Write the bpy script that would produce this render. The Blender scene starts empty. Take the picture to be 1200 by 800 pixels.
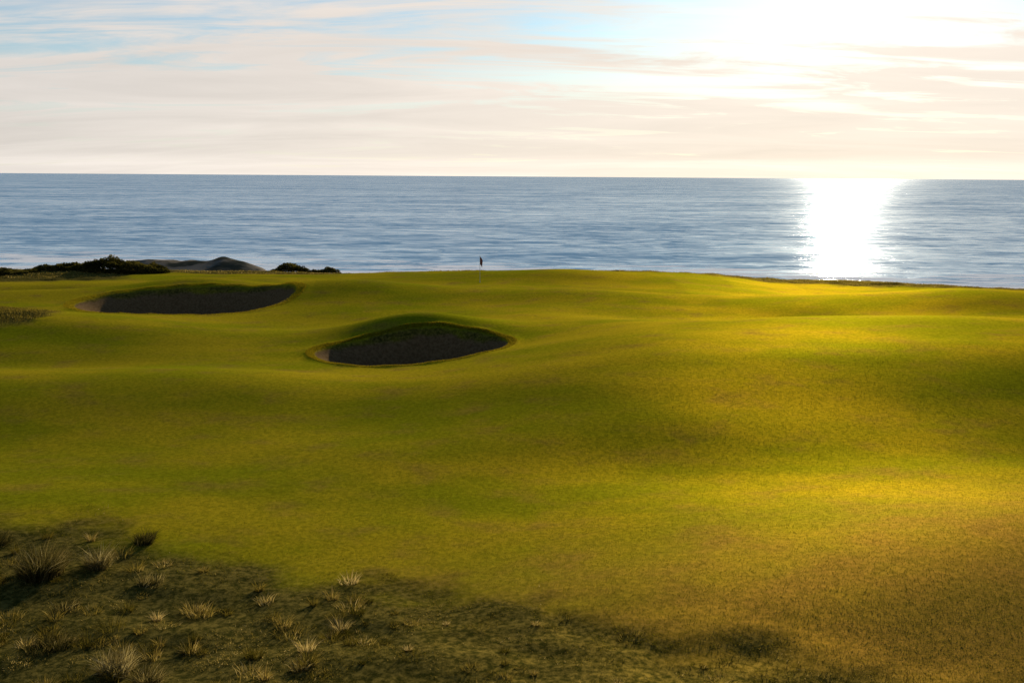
import bpy, math, numpy as np
from mathutils import Vector, Matrix, Euler
rng=np.random.default_rng(7)
scene=bpy.context.scene
SEA=-21.5
SUN_EL=math.radians(16); SUN_AZ=math.radians(18.5)

# ---------------------------------------------------------------- helpers
def new_mat(name):
    m=bpy.data.materials.new(name); m.use_nodes=True
    nt=m.node_tree; nt.nodes.clear()
    return m,nt
def N(nt,t,**kw):
    n=nt.nodes.new(t)
    for k,v in kw.items(): setattr(n,k,v)
    return n
def L(nt,a,b): nt.links.new(a,b)
def math_n(nt,op,a,b=None,c=None,clamp=False):
    n=nt.nodes.new('ShaderNodeMath'); n.operation=op; n.use_clamp=clamp
    for i,v in enumerate((a,b,c)):
        if v is None: continue
        if isinstance(v,(int,float)): n.inputs[i].default_value=v
        else: nt.links.new(v,n.inputs[i])
    return n.outputs[0]
def mixc(nt,f,a,b,blend='MIX'):
    n=nt.nodes.new('ShaderNodeMix'); n.data_type='RGBA'; n.blend_type=blend
    n.clamp_factor=True
    for s,v in ((n.inputs[0],f),(n.inputs[6],a),(n.inputs[7],b)):
        if isinstance(v,(int,float)): s.default_value=v
        elif isinstance(v,(tuple,list)): s.default_value=(*v,1) if len(v)==3 else v
        else: nt.links.new(v,s)
    return n.outputs[2]
def noise(nt,vec,scale,detail=4,rough=.5,dist=0,w=None):
    n=nt.nodes.new('ShaderNodeTexNoise'); n.inputs['Scale'].default_value=scale
    n.inputs['Detail'].default_value=detail; n.inputs['Roughness'].default_value=rough
    n.inputs['Distortion'].default_value=dist
    nt.links.new(vec,n.inputs['Vector']); return n.outputs['Fac']
def mapping(nt,vec,scale=(1,1,1),rot=(0,0,0),loc=(0,0,0)):
    n=nt.nodes.new('ShaderNodeMapping'); n.inputs['Scale'].default_value=scale
    n.inputs['Rotation'].default_value=rot; n.inputs['Location'].default_value=loc
    nt.links.new(vec,n.inputs['Vector']); return n.outputs[0]
def ramp(nt,f,lo,hi,smooth=True):
    n=nt.nodes.new('ShaderNodeMapRange'); n.interpolation_type='SMOOTHSTEP' if smooth else 'LINEAR'
    n.inputs['From Min'].default_value=lo; n.inputs['From Max'].default_value=hi
    nt.links.new(f,n.inputs['Value']); return n.outputs[0]
def sstep(a,b,x):
    t=np.clip((x-a)/(b-a),0,1); return t*t*(3-2*t)

def make_obj(name,verts,faces_flat,loop_tot,mat,smooth=True,attrs=None):
    me=bpy.data.meshes.new(name)
    nv=len(verts); me.vertices.add(nv); me.vertices.foreach_set('co',np.asarray(verts,np.float32).ravel())
    nl=len(faces_flat); me.loops.add(nl); me.loops.foreach_set('vertex_index',np.asarray(faces_flat,np.int32))
    npoly=len(loop_tot); me.polygons.add(npoly)
    st=np.concatenate([[0],np.cumsum(loop_tot)[:-1]]).astype(np.int32)
    me.polygons.foreach_set('loop_start',st)
    me.polygons.foreach_set('use_smooth',np.full(npoly,smooth))
    me.update(calc_edges=True)
    for k,v in (attrs or {}).items():
        a=me.attributes.new(k,'FLOAT','POINT'); a.data.foreach_set('value',np.asarray(v,np.float32))
    me.materials.append(mat)
    o=bpy.data.objects.new(name,me); scene.collection.objects.link(o); return o

# smooth lattice noise
_tab=rng.random((256,256))
def vnoise(x,y):
    xi=np.floor(x).astype(int); yi=np.floor(y).astype(int); fx=x-xi; fy=y-yi
    fx=fx*fx*fx*(fx*(fx*6-15)+10); fy=fy*fy*fy*(fy*(fy*6-15)+10)
    g=lambda a,b:_tab[a%256,b%256]
    return (g(xi,yi)*(1-fx)+g(xi+1,yi)*fx)*(1-fy)+(g(xi,yi+1)*(1-fx)+g(xi+1,yi+1)*fx)*fy-.5
def fbm(x,y,o=4):
    s=0;a=1
    for i in range(o):
        s=s+a*vnoise(x*2**i+17.3*i,y*2**i+5.1*i); a*=.5
    return s

# ---------------------------------------------------------------- terrain height
BUNK=[(-22.3,68.0,7.3,6.3,2.9),(-4.9,49.1,4.75,3.8,2.3)]   # x,y,semi x,semi y,depth
def bunker_r(x,y,b):
    cx,cy,sx,sy,d=b
    dx=(x-cx)/sx; dy=(y-cy)/sy
    a=np.arctan2(dy,dx)
    rr=np.hypot(dx,dy)
    return rr/(1+.05*np.cos(2*a)+.035*np.sin(3*a+cy)+.01*np.sin(5*a))
def G(x,y,cx,cy,sx,sy,a,rot=0):
    c,s=math.cos(rot),math.sin(rot); dx=x-cx; dy=y-cy
    u=c*dx+s*dy; v=-s*dx+c*dy
    return a*np.exp(-.5*((u/sx)**2+(v/sy)**2))
EX=np.array([-200,-60,-32,-3,8,14,19,27,46,80,200.])
EZ=np.array([-1.5,-.5,-.15,.15,.05,.0,-.3,-1.05,-1.45,-2,-3.])-.5
def height(x,y):
    z=np.zeros_like(x)
    w=sstep(45,88,y)
    z=z+w*np.interp(x+1.5*vnoise(x/9,y/9),EX,EZ)
    yb=y-.14*x+1.6*vnoise(x/6,y/6)
    z+=1.6*sstep(27.5,39.5,yb)*sstep(66,41,yb)*sstep(-8,7,x)   # rise across the middle right
    z+=G(x,y,-3.5,44.0,5.5,2.6,-.40)                           # low ground before the centre bunker
    z+=G(x,y,3,27.0,8,2.6,-.32,.0)         # swale in front of the rise
    z+=G(x,y,13,22.8,6.5,3.4,.62,.1)        # near right knoll
    z+=G(x,y,4,19.0,4,2.0,.2,.1)
    z+=G(x,y,-15,31,10,3.2,-.38,.05)
    z+=G(x,y,31,68,10,5.0,1.8,.1)                 # right mound
    z+=G(x,y,24,58,11,4.5,-.55,.1)
    z+=G(x,y,6,70,10,3.0,.65,-.12)
    z+=G(x,y,-13,57,6,3.5,-.6,.3)
    z+=G(x,y,9,90,8,4,.3)
    z+=G(x,y,-20,39,12,2.8,.42,.05)
    z+=G(x,y,-26,46,10,2.2,-.40,.05)
    z+=G(x,y,-21,54,9,2.4,.45)
    z+=G(x,y,-22,61.5,7,2.2,-.25)
    z+=G(x,y,-31,56,4.5,3.5,.8)              # rough mound on the left
    z+=G(x,y,-35,78,7,2.5,-.9)
    z+=G(x,y,-35,72,6,2.5,.55)
    z+=G(x,y,-11.5,71,5,3.2,1.0)
    # bunker lips
    z+=G(x,y,-24.5,76.2,5.0,2.6,1.45)+G(x,y,-15.5,72,3.5,3,.3)
    z+=G(x,y,-5.4,54.4,2.9,1.7,1.05)+G(x,y,-1.5,52.2,2.5,2,.2)
    z+=.50*fbm(x/19+3,y/10+9,2)+.24*fbm(x/11+8,y/5.0+4,1)+.05*fbm(x/6.5,y/4,2)
    for b in BUNK:
        r=bunker_r(x,y,b)
        z-=b[4]*sstep(0,.62,1-r)
        z+=.07*np.exp(-((r-1.05)/.05)**2)*(0.6+.4*np.sin(3*x))
    # dune the viewer stands on
    z+=6.9*sstep(13,0,y)*np.exp(-(x/60)**4*.1)
    # rough ground bumps
    rm=rough_mask(x,y)
    z+=rm*(.15*fbm(x/1.5,y/1.2,3))
    # seaward drop
    edge=93+3*vnoise(x/14,y*0+2.2)+0.02*x
    t=y-edge
    drop=sstep(0,75,t)*(-SEA-1.0)+np.clip((t-60)/160,0,2)*2.2
    z=z-np.where(t>0,drop,0)
    # outer dune ridge to the left beyond the green
    z+=(7.5+.7*fbm(x/5,y/6,3))*np.exp(-(np.abs(x+41)/14)**4-((y-128)/8)**2)
    z+=np.where(t>8,1,0)*sstep(8,20,t)*sstep(150,90,t)*.7*fbm(x/8,y/8,4)
    return z
def rough_mask(x,y):
    e=19.3-.43*x+1.6*fbm(x/2.6,y/2.6,4)
    m=sstep(1.4,-2.0,y-e)
    m=np.maximum(m,sstep(1.3,.8,np.hypot((x+31.5)/5.2,(y-55)/4.2)+.3*fbm(x/2,y/2,3)))
    m=np.maximum(m,sstep(-1.0,2.,y-94+1.5*fbm(x/5,y/5,3)))
    m=np.maximum(m,sstep(-33,-37,x+2*fbm(x/5,y/5,3))*sstep(84,88,y))
    return m

def axis(dense0,dense1,step,lo,hi,g=1.09):
    a=list(np.arange(dense0,dense1+1e-6,step))
    s=step;v=a[-1]
    up=[]
    while v<hi: s*=g; v+=s; up.append(min(v,hi))
    s=step;v=a[0];dn=[]
    while v>lo: s*=g; v-=s; dn.append(max(v,lo))
    return np.array(dn[::-1]+a+up)
xs=axis(-42,48,.2,-900,900); ys=axis(13,94,.15,-300,420,1.05)
X,Y=np.meshgrid(xs,ys)
Z=height(X,Y)
nx,ny=len(xs),len(ys)
V=np.stack([X.ravel(),Y.ravel(),Z.ravel()],1)
idx=np.arange(nx*ny).reshape(ny,nx)
F=np.stack([idx[:-1,:-1],idx[:-1,1:],idx[1:,1:],idx[1:,:-1]],-1).reshape(-1)
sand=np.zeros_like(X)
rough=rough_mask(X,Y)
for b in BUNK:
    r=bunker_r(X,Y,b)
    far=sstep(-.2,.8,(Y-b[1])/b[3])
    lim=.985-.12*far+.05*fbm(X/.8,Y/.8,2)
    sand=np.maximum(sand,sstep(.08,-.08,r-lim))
    rough=np.maximum(rough,.75*sstep(1.0,.93,r))  # grass inside the bunkers made darker by borrowing the rough colour
beach=sstep(150,200,Y)

# ---------------------------------------------------------------- ground material
m,nt=new_mat('ground_turf')
out=N(nt,'ShaderNodeOutputMaterial'); geo=N(nt,'ShaderNodeTexCoord'); P=geo.outputs['Object']
def attr(nt,name): 
    n=nt.nodes.new('ShaderNodeAttribute'); n.attribute_name=name; return n.outputs['Fac']
nBig=noise(nt,mapping(nt,P,(1,1.8,1)),.09,4,.6)
nMid=noise(nt,mapping(nt,P,(1,1.3,1)),.5,4,.6)
nFine=noise(nt,P,7,4,.7)
nVF=noise(nt,P,45,1,.7)
green=(0.175,0.175,0.006); olive=(0.275,0.215,0.010); dry=(0.215,0.130,0.030)
c=mixc(nt,ramp(nt,nBig,.36,.62),green,olive)
sep=N(nt,'ShaderNodeSeparateXYZ'); L(nt,P,sep.inputs[0])
dd=math_n(nt,'ADD',math_n(nt,'MULTIPLY',sep.outputs[1],-1),math_n(nt,'MULTIPLY',sep.outputs[0],.40))
dd=math_n(nt,'ADD',dd,math_n(nt,'MULTIPLY',nMid,9))
c=mixc(nt,math_n(nt,'MULTIPLY',ramp(nt,dd,-21,-9),.85),c,dry)
c=mixc(nt,math_n(nt,'MULTIPLY',ramp(nt,nMid,.48,.75),.5),c,dry)
c=mixc(nt,ramp(nt,nFine,.3,.72),mixc(nt,1.0,c,(.72,.76,.65),'MULTIPLY'),mixc(nt,1.0,c,(1.22,1.19,1.15),'MULTIPLY'))
rc=mixc(nt,ramp(nt,nFine,.35,.7),(.030,.030,.006),(.15,.115,.028))
rgh=math_n(nt,'ADD',attr(nt,'rough'),math_n(nt,'MULTIPLY',math_n(nt,'SUBTRACT',nMid,.5),1.3))
c=mixc(nt,ramp(nt,rgh,.1,.85),c,rc)
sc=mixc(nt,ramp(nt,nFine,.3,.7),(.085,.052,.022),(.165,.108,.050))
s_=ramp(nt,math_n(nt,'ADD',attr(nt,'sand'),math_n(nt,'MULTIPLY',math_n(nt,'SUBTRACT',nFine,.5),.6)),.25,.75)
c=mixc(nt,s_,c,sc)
farv=ramp(nt,sep.outputs[1],98,112)
c=mixc(nt,farv,c,mixc(nt,ramp(nt,noise(nt,P,.25,3,.6),.4,.60),(.04,.042,.03),(.20,.165,.12)))
c=mixc(nt,attr(nt,'beach'),c,(.16,.13,.1))
bmp=N(nt,'ShaderNodeBump'); bmp.inputs['Strength'].default_value=.32; bmp.inputs['Distance'].default_value=.02
hh=math_n(nt,'ADD',nFine,math_n(nt,'MULTIPLY',nVF,.8)); L(nt,hh,bmp.inputs['Height'])
df=N(nt,'ShaderNodeBsdfDiffuse'); L(nt,c,df.inputs[0]); L(nt,bmp.outputs[0],df.inputs['Normal'])
gl=N(nt,'ShaderNodeBsdfGlossy'); gl.inputs['Roughness'].default_value=.62; L(nt,bmp.outputs[0],gl.inputs['Normal'])
L(nt,mixc(nt,1.0,c,(2.0,1.75,.8),'MULTIPLY'),gl.inputs[0])
mx=N(nt,'ShaderNodeMixShader'); L(nt,df.outputs[0],mx.inputs[1]); L(nt,gl.outputs[0],mx.inputs[2])
L(nt,math_n(nt,'MULTIPLY',math_n(nt,'SUBTRACT',1,math_n(nt,'MAXIMUM',s_,farv)),.17),mx.inputs[0])
L(nt,mx.outputs[0],out.inputs[0])
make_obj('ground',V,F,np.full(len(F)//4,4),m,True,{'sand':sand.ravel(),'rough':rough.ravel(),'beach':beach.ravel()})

# ---------------------------------------------------------------- sea
m,nt=new_mat('sea_water')
out=N(nt,'ShaderNodeOutputMaterial'); tc=N(nt,'ShaderNodeTexCoord'); P=tc.outputs['Object']
w1=noise(nt,mapping(nt,P,(.06,.13,1),(0,0,.10)),1,4,.7,.8)
w2=noise(nt,mapping(nt,P,(.4,.9,1),(0,0,-.15)),1,2,.6)
w3=noise(nt,mapping(nt,P,(.005,.011,1),(0,0,.12)),1,9,.8,.6)
h=math_n(nt,'ADD',math_n(nt,'MULTIPLY',w1,1.6),math_n(nt,'MULTIPLY',w2,.10))
bmp=N(nt,'ShaderNodeBump'); bmp.inputs['Strength'].default_value=1; bmp.inputs['Distance'].default_value=.26
L(nt,h,bmp.inputs['Height'])
wf=ramp(nt,math_n(nt,'ADD',math_n(nt,'MULTIPLY',w3,.5),math_n(nt,'MULTIPLY',w1,.5)),.39,.61)
col=mixc(nt,wf,(.03,.20,.39),(.13,.38,.60))
df=N(nt,'ShaderNodeBsdfDiffuse'); L(nt,col,df.inputs[0]); L(nt,bmp.outputs[0],df.inputs['Normal'])
gl=N(nt,'ShaderNodeBsdfGlossy'); gl.inputs['Roughness'].default_value=.095; L(nt,bmp.outputs[0],gl.inputs['Normal'])
gl.inputs[0].default_value=(.90,.96,1,1)
ms=N(nt,'ShaderNodeMixShader'); L(nt,math_n(nt,'ADD',math_n(nt,'MULTIPLY',wf,.46),.12),ms.inputs[0]); L(nt,df.outputs[0],ms.inputs[1]); L(nt,gl.outputs[0],ms.inputs[2])
foam=N(nt,'ShaderNodeBsdfDiffuse'); foam.inputs[0].default_value=(.85,.85,.85,1)
sep=N(nt,'ShaderNodeSeparateXYZ'); L(nt,P,sep.inputs[0])
yy=math_n(nt,'ADD',sep.outputs[1],math_n(nt,'MULTIPLY',math_n(nt,'SUBTRACT',noise(nt,mapping(nt,P,(.012,.012,1)),1,3,.6),.5),60))
yy=math_n(nt,'ADD',yy,math_n(nt,'MULTIPLY',sep.outputs[0],.16))
band=math_n(nt,'SUBTRACT',1,ramp(nt,yy,285,385))
brk=noise(nt,mapping(nt,P,(.025,.15,1),(0,0,.12)),1,6,.7,.6)
ff=ramp(nt,math_n(nt,'ADD',brk,math_n(nt,'MULTIPLY',band,.20)),.60,.67)
ff=math_n(nt,'MULTIPLY',ff,ramp(nt,band,.0,.3))
mx=N(nt,'ShaderNodeMixShader'); L(nt,ff,mx.inputs[0]); L(nt,ms.outputs[0],mx.inputs[1]); L(nt,foam.outputs[0],mx.inputs[2])
L(nt,mx.outputs[0],out.inputs[0])
R=40000
make_obj('sea',[(-R,230,SEA),(R,230,SEA),(R,R,SEA),(-R,R,SEA)],[0,1,2,3],[4],m,False)

# ---------------------------------------------------------------- grass blades
def blade_mat(name,ramps,tr=(1.6,1.5,.9)):
    m,nt=new_mat(name); out=N(nt,'ShaderNodeOutputMaterial')
    a=attr(nt,'tone'); cr=N(nt,'ShaderNodeValToRGB'); L(nt,a,cr.inputs[0])
    e=cr.color_ramp.elements
    e[0].position=ramps[0][0]; e[0].color=(*ramps[0][1],1); e[1].position=ramps[-1][0]; e[1].color=(*ramps[-1][1],1)
    for p,cc in ramps[1:-1]:
        q=e.new(p); q.color=(*cc,1)
    d=N(nt,'ShaderNodeBsdfDiffuse'); t=N(nt,'ShaderNodeBsdfTranslucent'); L(nt,cr.outputs[0],d.inputs[0])
    L(nt,mixc(nt,1.0,cr.outputs[0],tr,'MULTIPLY'),t.inputs[0])
    mx=N(nt,'ShaderNodeMixShader'); mx.inputs[0].default_value=.5; L(nt,d.outputs[0],mx.inputs[1]); L(nt,t.outputs[0],mx.inputs[2])
    L(nt,mx.outputs[0],out.inputs[0]); return m
def blades(x,y,z,hgt,wid,lean,bend=1.0,az=None,n_seg=2):
    n=len(x); az=rng.uniform(0,2*math.pi,n) if az is None else az
    fa=rng.uniform(0,2*math.pi,n)
    px,py=np.cos(fa)*wid/2,np.sin(fa)*wid/2
    vs=[];ts=[i/n_seg for i in range(n_seg+1)]
    for t in ts[:-1]:
        off=lean*hgt*(t**1.8)*bend
        cx=x+np.cos(az)*off; cy=y+np.sin(az)*off; cz=z+hgt*t*(1-.25*t*lean)
        k=(1-t*.6)
        vs.append(np.stack([cx-px*k,cy-py*k,cz],1)); vs.append(np.stack([cx+px*k,cy+py*k,cz],1))
    off=lean*hgt*bend
    vs.append(np.stack([x+np.cos(az)*off,y+np.sin(az)*off,z+hgt*(1-.25*lean)],1))
    k=len(vs); Vv=np.stack(vs,1).reshape(-1,3)
    base=np.arange(n)[:,None]*k
    pat=[];tot=[]
    for i in range(n_seg-1):
        pat+= [2*i,2*i+1,2*i+3,2*i+2]; tot.append(4)
    i=n_seg-1; pat+=[2*i,2*i+1,2*i+2]; tot.append(3)
    Fl=(base+np.array(pat)[None,:]).reshape(-1); T=np.tile(tot,n)
    return Vv,Fl,T,k
def grass_obj(name,parts,mat):
    Vs=[];Fs=[];Ts=[];A=[];o=0
    for (Vv,Fl,T,k),tone in parts:
        Vs.append(Vv);Fs.append(Fl+o);Ts.append(T);A.append(np.repeat(tone,k));o+=len(Vv)
    return make_obj(name,np.concatenate(Vs),np.concatenate(Fs),np.concatenate(Ts),mat,False,{'tone':np.concatenate(A)})

mr=blade_mat('rough_grass_blades',[(0,(.026,.027,.004)),(.4,(.12,.098,.017)),(.75,(.26,.195,.055)),(1,(.48,.38,.19))],(1.5,1.35,.85))
n=300000
x=rng.uniform(-24,14,n); y=rng.uniform(11,31,n)
f=fbm(x/.8,y/.8,3); keep=(rough_mask(x,y)>rng.uniform(.1,1,n))&(f+rng.uniform(-.5,.5,n)>-.10)&(np.abs(x)<y*.72+2)
x,y,f=x[keep],y[keep],f[keep]
g2=np.clip(fbm(x/2.6+9,y/2.0,3)+.35,0,1)
hg=(.03+.09*np.clip(f+.2,0,1.2)*g2*1.6)*rng.uniform(.5,1.4,len(x))
tone=np.clip(.42+.6*fbm(x/1.3+40,y/1.3,4)+rng.normal(0,.18,len(x)),0,1)
parts=[(blades(x,y,height(x,y)-.01,hg,rng.uniform(.008,.016,len(x)),rng.uniform(.4,1.3,len(x))),tone)]
# scattered clumps of longer grass within the rough
K=1300
cx=rng.uniform(-18,12,K); cy=rng.uniform(12.5,27,K)
ok=(rough_mask(cx,cy)>rng.uniform(.3,1,K))&(fbm(cx/3,cy/3+8,3)+rng.uniform(-.4,.4,K)>-.05); cx,cy=cx[ok],cy[ok]; K=len(cx)
per=90; rad=np.repeat(rng.uniform(.05,.28,K),per); hh_=np.repeat(rng.uniform(.06,.26,K)*np.where(cx<-3,1.15,.6),per); tn=np.repeat(np.clip(rng.normal(.45,.27,K),0,1),per)
a=rng.uniform(0,2*math.pi,K*per); r=rad*np.sqrt(rng.uniform(0,1,K*per))
x=np.repeat(cx,per)+r*np.cos(a); y=np.repeat(cy,per)+r*np.sin(a)
parts.append((blades(x,y,height(x,y)-.01,hh_*rng.uniform(.4,1.1,K*per),rng.uniform(.007,.014,K*per),rng.uniform(.3,1.2,K*per),1,a,3),np.clip(tn+rng.normal(0,.15,K*per),0,1)))
n=40000
x=rng.uniform(-38,-24,n); y=rng.uniform(49,62,n); keep=rough_mask(x,y)>rng.uniform(.3,1,n); x,y=x[keep],y[keep]
parts.append((blades(x,y,height(x,y)-.01,rng.uniform(.05,.16,len(x)),rng.uniform(.015,.03,len(x)),rng.uniform(.2,.9,len(x))),np.clip(rng.normal(.4,.15,len(x)),0,1)))
n=60000
x=rng.uniform(-75,60,n); y=rng.uniform(90,102,n); keep=rough_mask(x,y)>rng.uniform(.6,1,n); x,y=x[keep],y[keep]
parts.append((blades(x,y,height(x,y)-.02,rng.uniform(.05,.16,len(x)),rng.uniform(.02,.05,len(x)),rng.uniform(.2,.9,len(x))),np.clip(rng.normal(.6,.2,len(x)),0,1)))
grass_obj('rough_grass',parts,mr)

# mown fairway blades in the near field
mf=blade_mat('fairway_grass_blades',[(0,(.085,.080,.004)),(.6,(.20,.165,.010)),(1,(.25,.16,.04))],(1.4,1.3,.8))
n=400000
u=rng.uniform(0,1,n); y=14+28*u**1.5; x=rng.uniform(-.62,.62,n)*y*1.05
keep=(rough_mask(x,y)<rng.uniform(0,1,n)); x,y=x[keep],y[keep]
dryn=np.clip((-y+.35*x+5+4*fbm(x/2,y/2,3)+22)/13,0,1)*.35
tone=np.clip(.36+dryn+.35*fbm(x/1.2,y/.9,3)+rng.normal(0,.16,len(x)),0,1)
grass_obj('fairway_grass',[(blades(x,y,height(x,y)-.004,rng.uniform(.015,.032,len(x)),rng.uniform(.010,.018,len(x)),rng.uniform(.2,1.2,len(x)),n_seg=1),tone)],mf)

# bunker lip fringe
parts=[]
for b in BUNK:
    n=16000; a=rng.uniform(0,2*math.pi,n); rr=rng.uniform(.97,1.06,n)
    rr=rr*(1+.05*np.cos(2*a)+.035*np.sin(3*a+b[1])+.01*np.sin(5*a))
    x=b[0]+b[2]*rr*np.cos(a); y=b[1]+b[3]*rr*np.sin(a)
    parts.append((blades(x,y,height(x,y)-.01,rng.uniform(.03,.09,n),rng.uniform(.015,.03,n),rng.uniform(.2,.8,n)),np.clip(rng.normal(.6,.2,n),0,1)))
ml=blade_mat('lip_grass_blades',[(0,(.06,.052,.004)),(1,(.26,.20,.014))])
grass_obj('bunker_lip_grass',parts,ml)

# beach grass tufts
mt=blade_mat('beach_grass_blades',[(0,(.014,.018,.005)),(.5,(.10,.082,.025)),(.8,(.28,.22,.09)),(1,(.58,.48,.25))],(1.3,1.2,.8))
def tuft(cx,cy,rad,hmax,n,tmean):
    k=rng.integers(3,6); ang=rng.uniform(0,6.28,k); rr=rad*rng.uniform(.1,.75,k)
    sc_=rng.uniform(.5,1.1,k); which=rng.integers(0,k,n)
    a=rng.uniform(0,2*math.pi,n); r=rad*.45*np.sqrt(rng.uniform(0,1,n))
    x=cx+(rr*np.cos(ang))[which]+r*np.cos(a); y=cy+(rr*np.sin(ang))[which]+r*np.sin(a)
    hg=hmax*rng.uniform(.35,1.15,n)*sc_[which]
    tone=np.clip(rng.normal(tmean,.22,n)+(sc_[which]-.8)*.4,0,1)
    zz=height(x,y)-.02
    p=[(blades(x,y,zz,hg,rng.uniform(.006,.014,n),rng.uniform(.2,1.1,n),1,np.arctan2(np.sin(a)+.35,np.cos(a)+.5)+rng.normal(0,.5,n),4),tone)]
    o=grass_obj('beach_grass_tuft',p,mt)
for t in [(-10.3,20.6,.75,.8,2200,.42),(-9.2,20.9,.45,.55,1000,.62),(-11.3,20.1,.55,.65,1100,.3),(-8.7,22.6,.45,.3,600,.1),
          (-7.0,16.4,.4,.5,900,.7),(-6.3,15.9,.4,.4,700,.5),(-8.3,17.3,.6,.32,700,.35),(-9.0,19.0,.4,.28,500,.4),
          (-7.7,20.3,.3,.3,350,.6),(-10.9,18.2,.5,.5,800,.5),(-11.9,22.2,.5,.42,600,.3)]:
    tuft(*t)

# ---------------------------------------------------------------- dune shrubs
mb=blade_mat('shrub_leaves',[(0,(.015,.017,.005)),(.6,(.08,.07,.018)),(1,(.20,.15,.05))])
def shrub(name,cx,cy,L_,W,Hh,n):
    a=rng.uniform(0,2*math.pi,n); r=np.sqrt(rng.uniform(0,1,n))
    u=r*np.cos(a); v=r*np.sin(a)
    x=cx+L_*u; y=cy+W*v
    top=Hh*np.sqrt(np.clip(1-r**2,0,1))*(.8+.6*fbm(x/.9,y/.9+3,3))
    z=height(x,y)+np.clip(top,0.05,None)*rng.uniform(.2,1,n)**.5
    s=rng.uniform(.05,.13,n)
    d1=rng.normal(size=(n,3)); d1/=np.linalg.norm(d1,axis=1)[:,None]
    d2=np.cross(d1,rng.normal(size=(n,3))); d2/=np.linalg.norm(d2,axis=1)[:,None]
    c0=np.stack([x,y,z],1); s=s[:,None]
    vv=np.stack([c0-d1*s,c0+d2*s*.5,c0+d1*s,c0-d2*s*.5],1).reshape(-1,3)
    tone=np.clip(.35+.5*fbm(x/.7,z/.7,2)+rng.normal(0,.15,n),0,1)
    k=60; aa=rng.uniform(0,2*math.pi,k); rr2=rng.uniform(.1,.9,k)
    sx=cx+L_*.5*rr2*np.cos(aa); sy=cy+W*.5*rr2*np.sin(aa)
    B=blades(sx,sy,height(sx,sy)-.05,np.full(k,Hh*.8),np.full(k,.05),np.full(k,.6),1,aa,2)
    Fq=np.arange(4*n)
    Vall=np.concatenate([vv,B[0]]); Fall=np.concatenate([Fq,B[1]+4*n]); T=np.concatenate([np.full(n,4),B[2]])
    make_obj(name,Vall,Fall,T,mb,False,{'tone':np.concatenate([np.repeat(tone,4),np.full(len(B[0]),.1)])})
shrub('dune_shrub',-37.0,94.5,4.4,2.0,1.4,14000)
shrub('dune_shrub',-43.0,95.5,3.4,1.6,.6,6000)
shrub('dune_shrub',-48.5,93.5,4.0,1.6,.5,6000)
shrub('dune_shrub',-22.8,102,2.2,1.4,1.1,4000)
shrub('dune_shrub',-19.2,102,1.7,1.0,.9,2500)

# ---------------------------------------------------------------- flagstick
def simple(name,col,rough=.5):
    m,nt=new_mat(name); o=N(nt,'ShaderNodeOutputMaterial'); p=N(nt,'ShaderNodeBsdfPrincipled')
    tcn=N(nt,'ShaderNodeTexCoord'); nn=noise(nt,tcn.outputs['Object'],9,3)
    L(nt,mixc(nt,nn,tuple(c*.85 for c in col),col),p.inputs['Base Color']); p.inputs['Roughness'].default_value=rough
    L(nt,p.outputs[0],o.inputs[0]); return m
fx,fy=-2.75,84.0; fz=float(height(np.array([fx]),np.array([fy]))[0])
root=bpy.data.objects.new('golf_flagstick',None); scene.collection.objects.link(root); root.location=(fx,fy,fz)
def cyl(name,r0,r1,z0,z1,mat,seg=12):
    vs=[];fs=[]
    for i in range(seg):
        a=2*math.pi*i/seg; vs.append((r0*math.cos(a),r0*math.sin(a),z0))
    for i in range(seg):
        a=2*math.pi*i/seg; vs.append((r1*math.cos(a),r1*math.sin(a),z1))
    for i in range(seg): j=(i+1)%seg; fs+= [i,j,j+seg,i+seg]
    tot=[4]*seg; fs+=list(range(seg,2*seg)); tot.append(seg); fs+=list(range(seg-1,-1,-1)); tot.append(seg)
    o=make_obj(name,vs,fs,tot,mat,False); o.parent=root; return o
pm=simple('pole_paint',(.5,.48,.4)); cyl('pole',.022,.014,0,2.2,pm); cyl('finial',.03,.02,2.2,2.26,pm)
cyl('ferrule',.05,.03,0,.06,pm)
fm=simple('flag_cloth',(.22,.07,.06),.8)
vs=[];fs=[];U,W_=14,16
for j in range(W_):
    for i in range(U):
        s=i/(U-1); t=j/(W_-1)
        xx=.012+.22*s*(1-.25*t); zz=2.18-.65*t-.25*s*s*(1-.2*t)-.1*s
        vs.append((xx,.07*math.sin(s*9+t*1.5)*s**.5,zz))
for j in range(W_-1):
    for i in range(U-1):
        a=j*U+i; fs+=[a,a+1,a+U+1,a+U]
fo=make_obj('flag',vs,fs,[4]*((U-1)*(W_-1)),fm,True); fo.parent=root
fo.modifiers.new('s','SOLIDIFY').thickness=.004

# ---------------------------------------------------------------- world
w=bpy.data.worlds.new('sky'); scene.world=w; w.use_nodes=True; nt=w.node_tree; nt.nodes.clear()
out=N(nt,'ShaderNodeOutputWorld'); bg=N(nt,'ShaderNodeBackground'); bg.inputs[1].default_value=.1
sky=N(nt,'ShaderNodeTexSky'); sky.sky_type='NISHITA'; sky.sun_disc=False
sky.sun_elevation=SUN_EL; sky.sun_rotation=SUN_AZ; sky.air_density=1.0; sky.dust_density=.3; sky.ozone_density=1.5
tc=N(nt,'ShaderNodeTexCoord'); D=tc.outputs['Generated']
sep=N(nt,'ShaderNodeSeparateXYZ'); L(nt,D,sep.inputs[0])
zc=math_n(nt,'ADD',math_n(nt,'MAXIMUM',sep.outputs[2],0),.10)
cmb=N(nt,'ShaderNodeCombineXYZ'); L(nt,math_n(nt,'DIVIDE',sep.outputs[0],zc),cmb.inputs[0]); L(nt,math_n(nt,'DIVIDE',sep.outputs[1],zc),cmb.inputs[1])
UV=cmb.outputs[0]
sd=(math.sin(SUN_AZ)*math.cos(SUN_EL),math.cos(SUN_AZ)*math.cos(SUN_EL),math.sin(SUN_EL))
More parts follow.
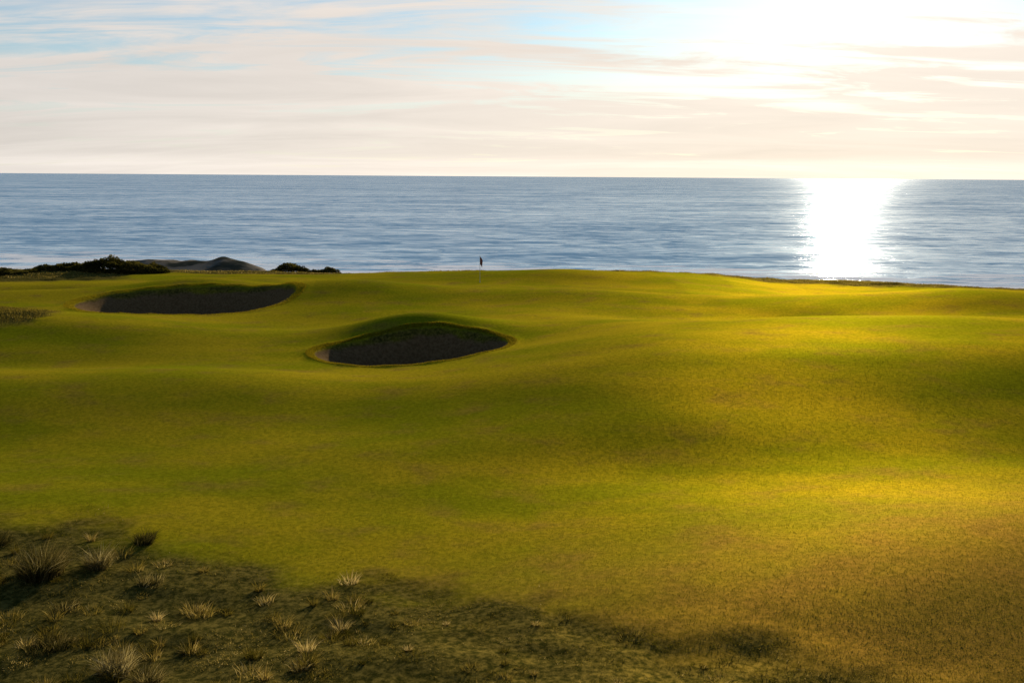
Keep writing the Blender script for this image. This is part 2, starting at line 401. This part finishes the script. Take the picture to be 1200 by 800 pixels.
dot=N(nt,'ShaderNodeVectorMath',operation='DOT_PRODUCT'); L(nt,D,dot.inputs[0]); dot.inputs[1].default_value=sd
dp=math_n(nt,'MAXIMUM',dot.outputs['Value'],0)
p2=math_n(nt,'POWER',dp,60)
phase=math_n(nt,'ADD',math_n(nt,'MULTIPLY',dp,.48),.37)
phase=math_n(nt,'ADD',phase,math_n(nt,'MULTIPLY',p2,.15))
c1=noise(nt,mapping(nt,UV,(.9,2.6,1),(0,0,math.radians(-52)),(2,1,0)),1,8,.62,.9)
c2=noise(nt,mapping(nt,UV,(.45,1.0,1),(0,0,.25),(5,3,0)),1,6,.58,.8)
cm=ramp(nt,math_n(nt,'ADD',math_n(nt,'MULTIPLY',c1,.62),math_n(nt,'MULTIPLY',c2,.38)),.39,.61)
lowf=math_n(nt,'SUBTRACT',1,ramp(nt,sep.outputs[2],.035,.15))
hi=math_n(nt,'SUBTRACT',1,ramp(nt,sep.outputs[2],.22,.5))
cm=math_n(nt,'MULTIPLY',cm,hi)
cm=math_n(nt,'ADD',cm,math_n(nt,'MULTIPLY',lowf,.85),clamp=True)
band=math_n(nt,'SUBTRACT',1,ramp(nt,sep.outputs[2],.010,.022))
shade=math_n(nt,'ADD',phase,math_n(nt,'MULTIPLY',band,.12))
shade=math_n(nt,'SUBTRACT',shade,math_n(nt,'MULTIPLY',math_n(nt,'SUBTRACT',c2,.5),.38))
warm=mixc(nt,math_n(nt,'POWER',dp,5),(10.8,10.0,9.4),(11.2,9.6,8.2))
ccol=N(nt,'ShaderNodeVectorMath',operation='SCALE'); L(nt,warm,ccol.inputs[0]); L(nt,shade,ccol.inputs['Scale'])
skyc=mixc(nt,1.0,sky.outputs[0],(.68,.87,1.02),'MULTIPLY')
mixs=mixc(nt,math_n(nt,'MULTIPLY',cm,.94),skyc,ccol.outputs[0])
L(nt,mixs,bg.inputs[0]); L(nt,bg.outputs[0],out.inputs[0])

# ---------------------------------------------------------------- sun
sl=bpy.data.lights.new('sun','SUN'); sl.energy=5; sl.angle=math.radians(.5); sl.color=(1,.88,.70)
so=bpy.data.objects.new('sun',sl); scene.collection.objects.link(so)
so.rotation_euler=Vector(sd).to_track_quat('Z','Y').to_euler()

# ---------------------------------------------------------------- camera
cd=bpy.data.cameras.new('camera'); cam=bpy.data.objects.new('camera',cd); scene.collection.objects.link(cam)
cd.sensor_width=36; cd.lens=35.0; cd.clip_end=120000; cd.clip_start=.1
pitch=math.radians(9.44)
M=Matrix.Translation((0,0,8.5))@Matrix.Rotation(math.pi/2-pitch,4,'X')@Matrix.Rotation(math.radians(.38),4,'Z')
cam.matrix_world=M
scene.camera=cam
scene.view_settings.view_transform='Standard'; scene.view_settings.look='None'; scene.view_settings.exposure=0
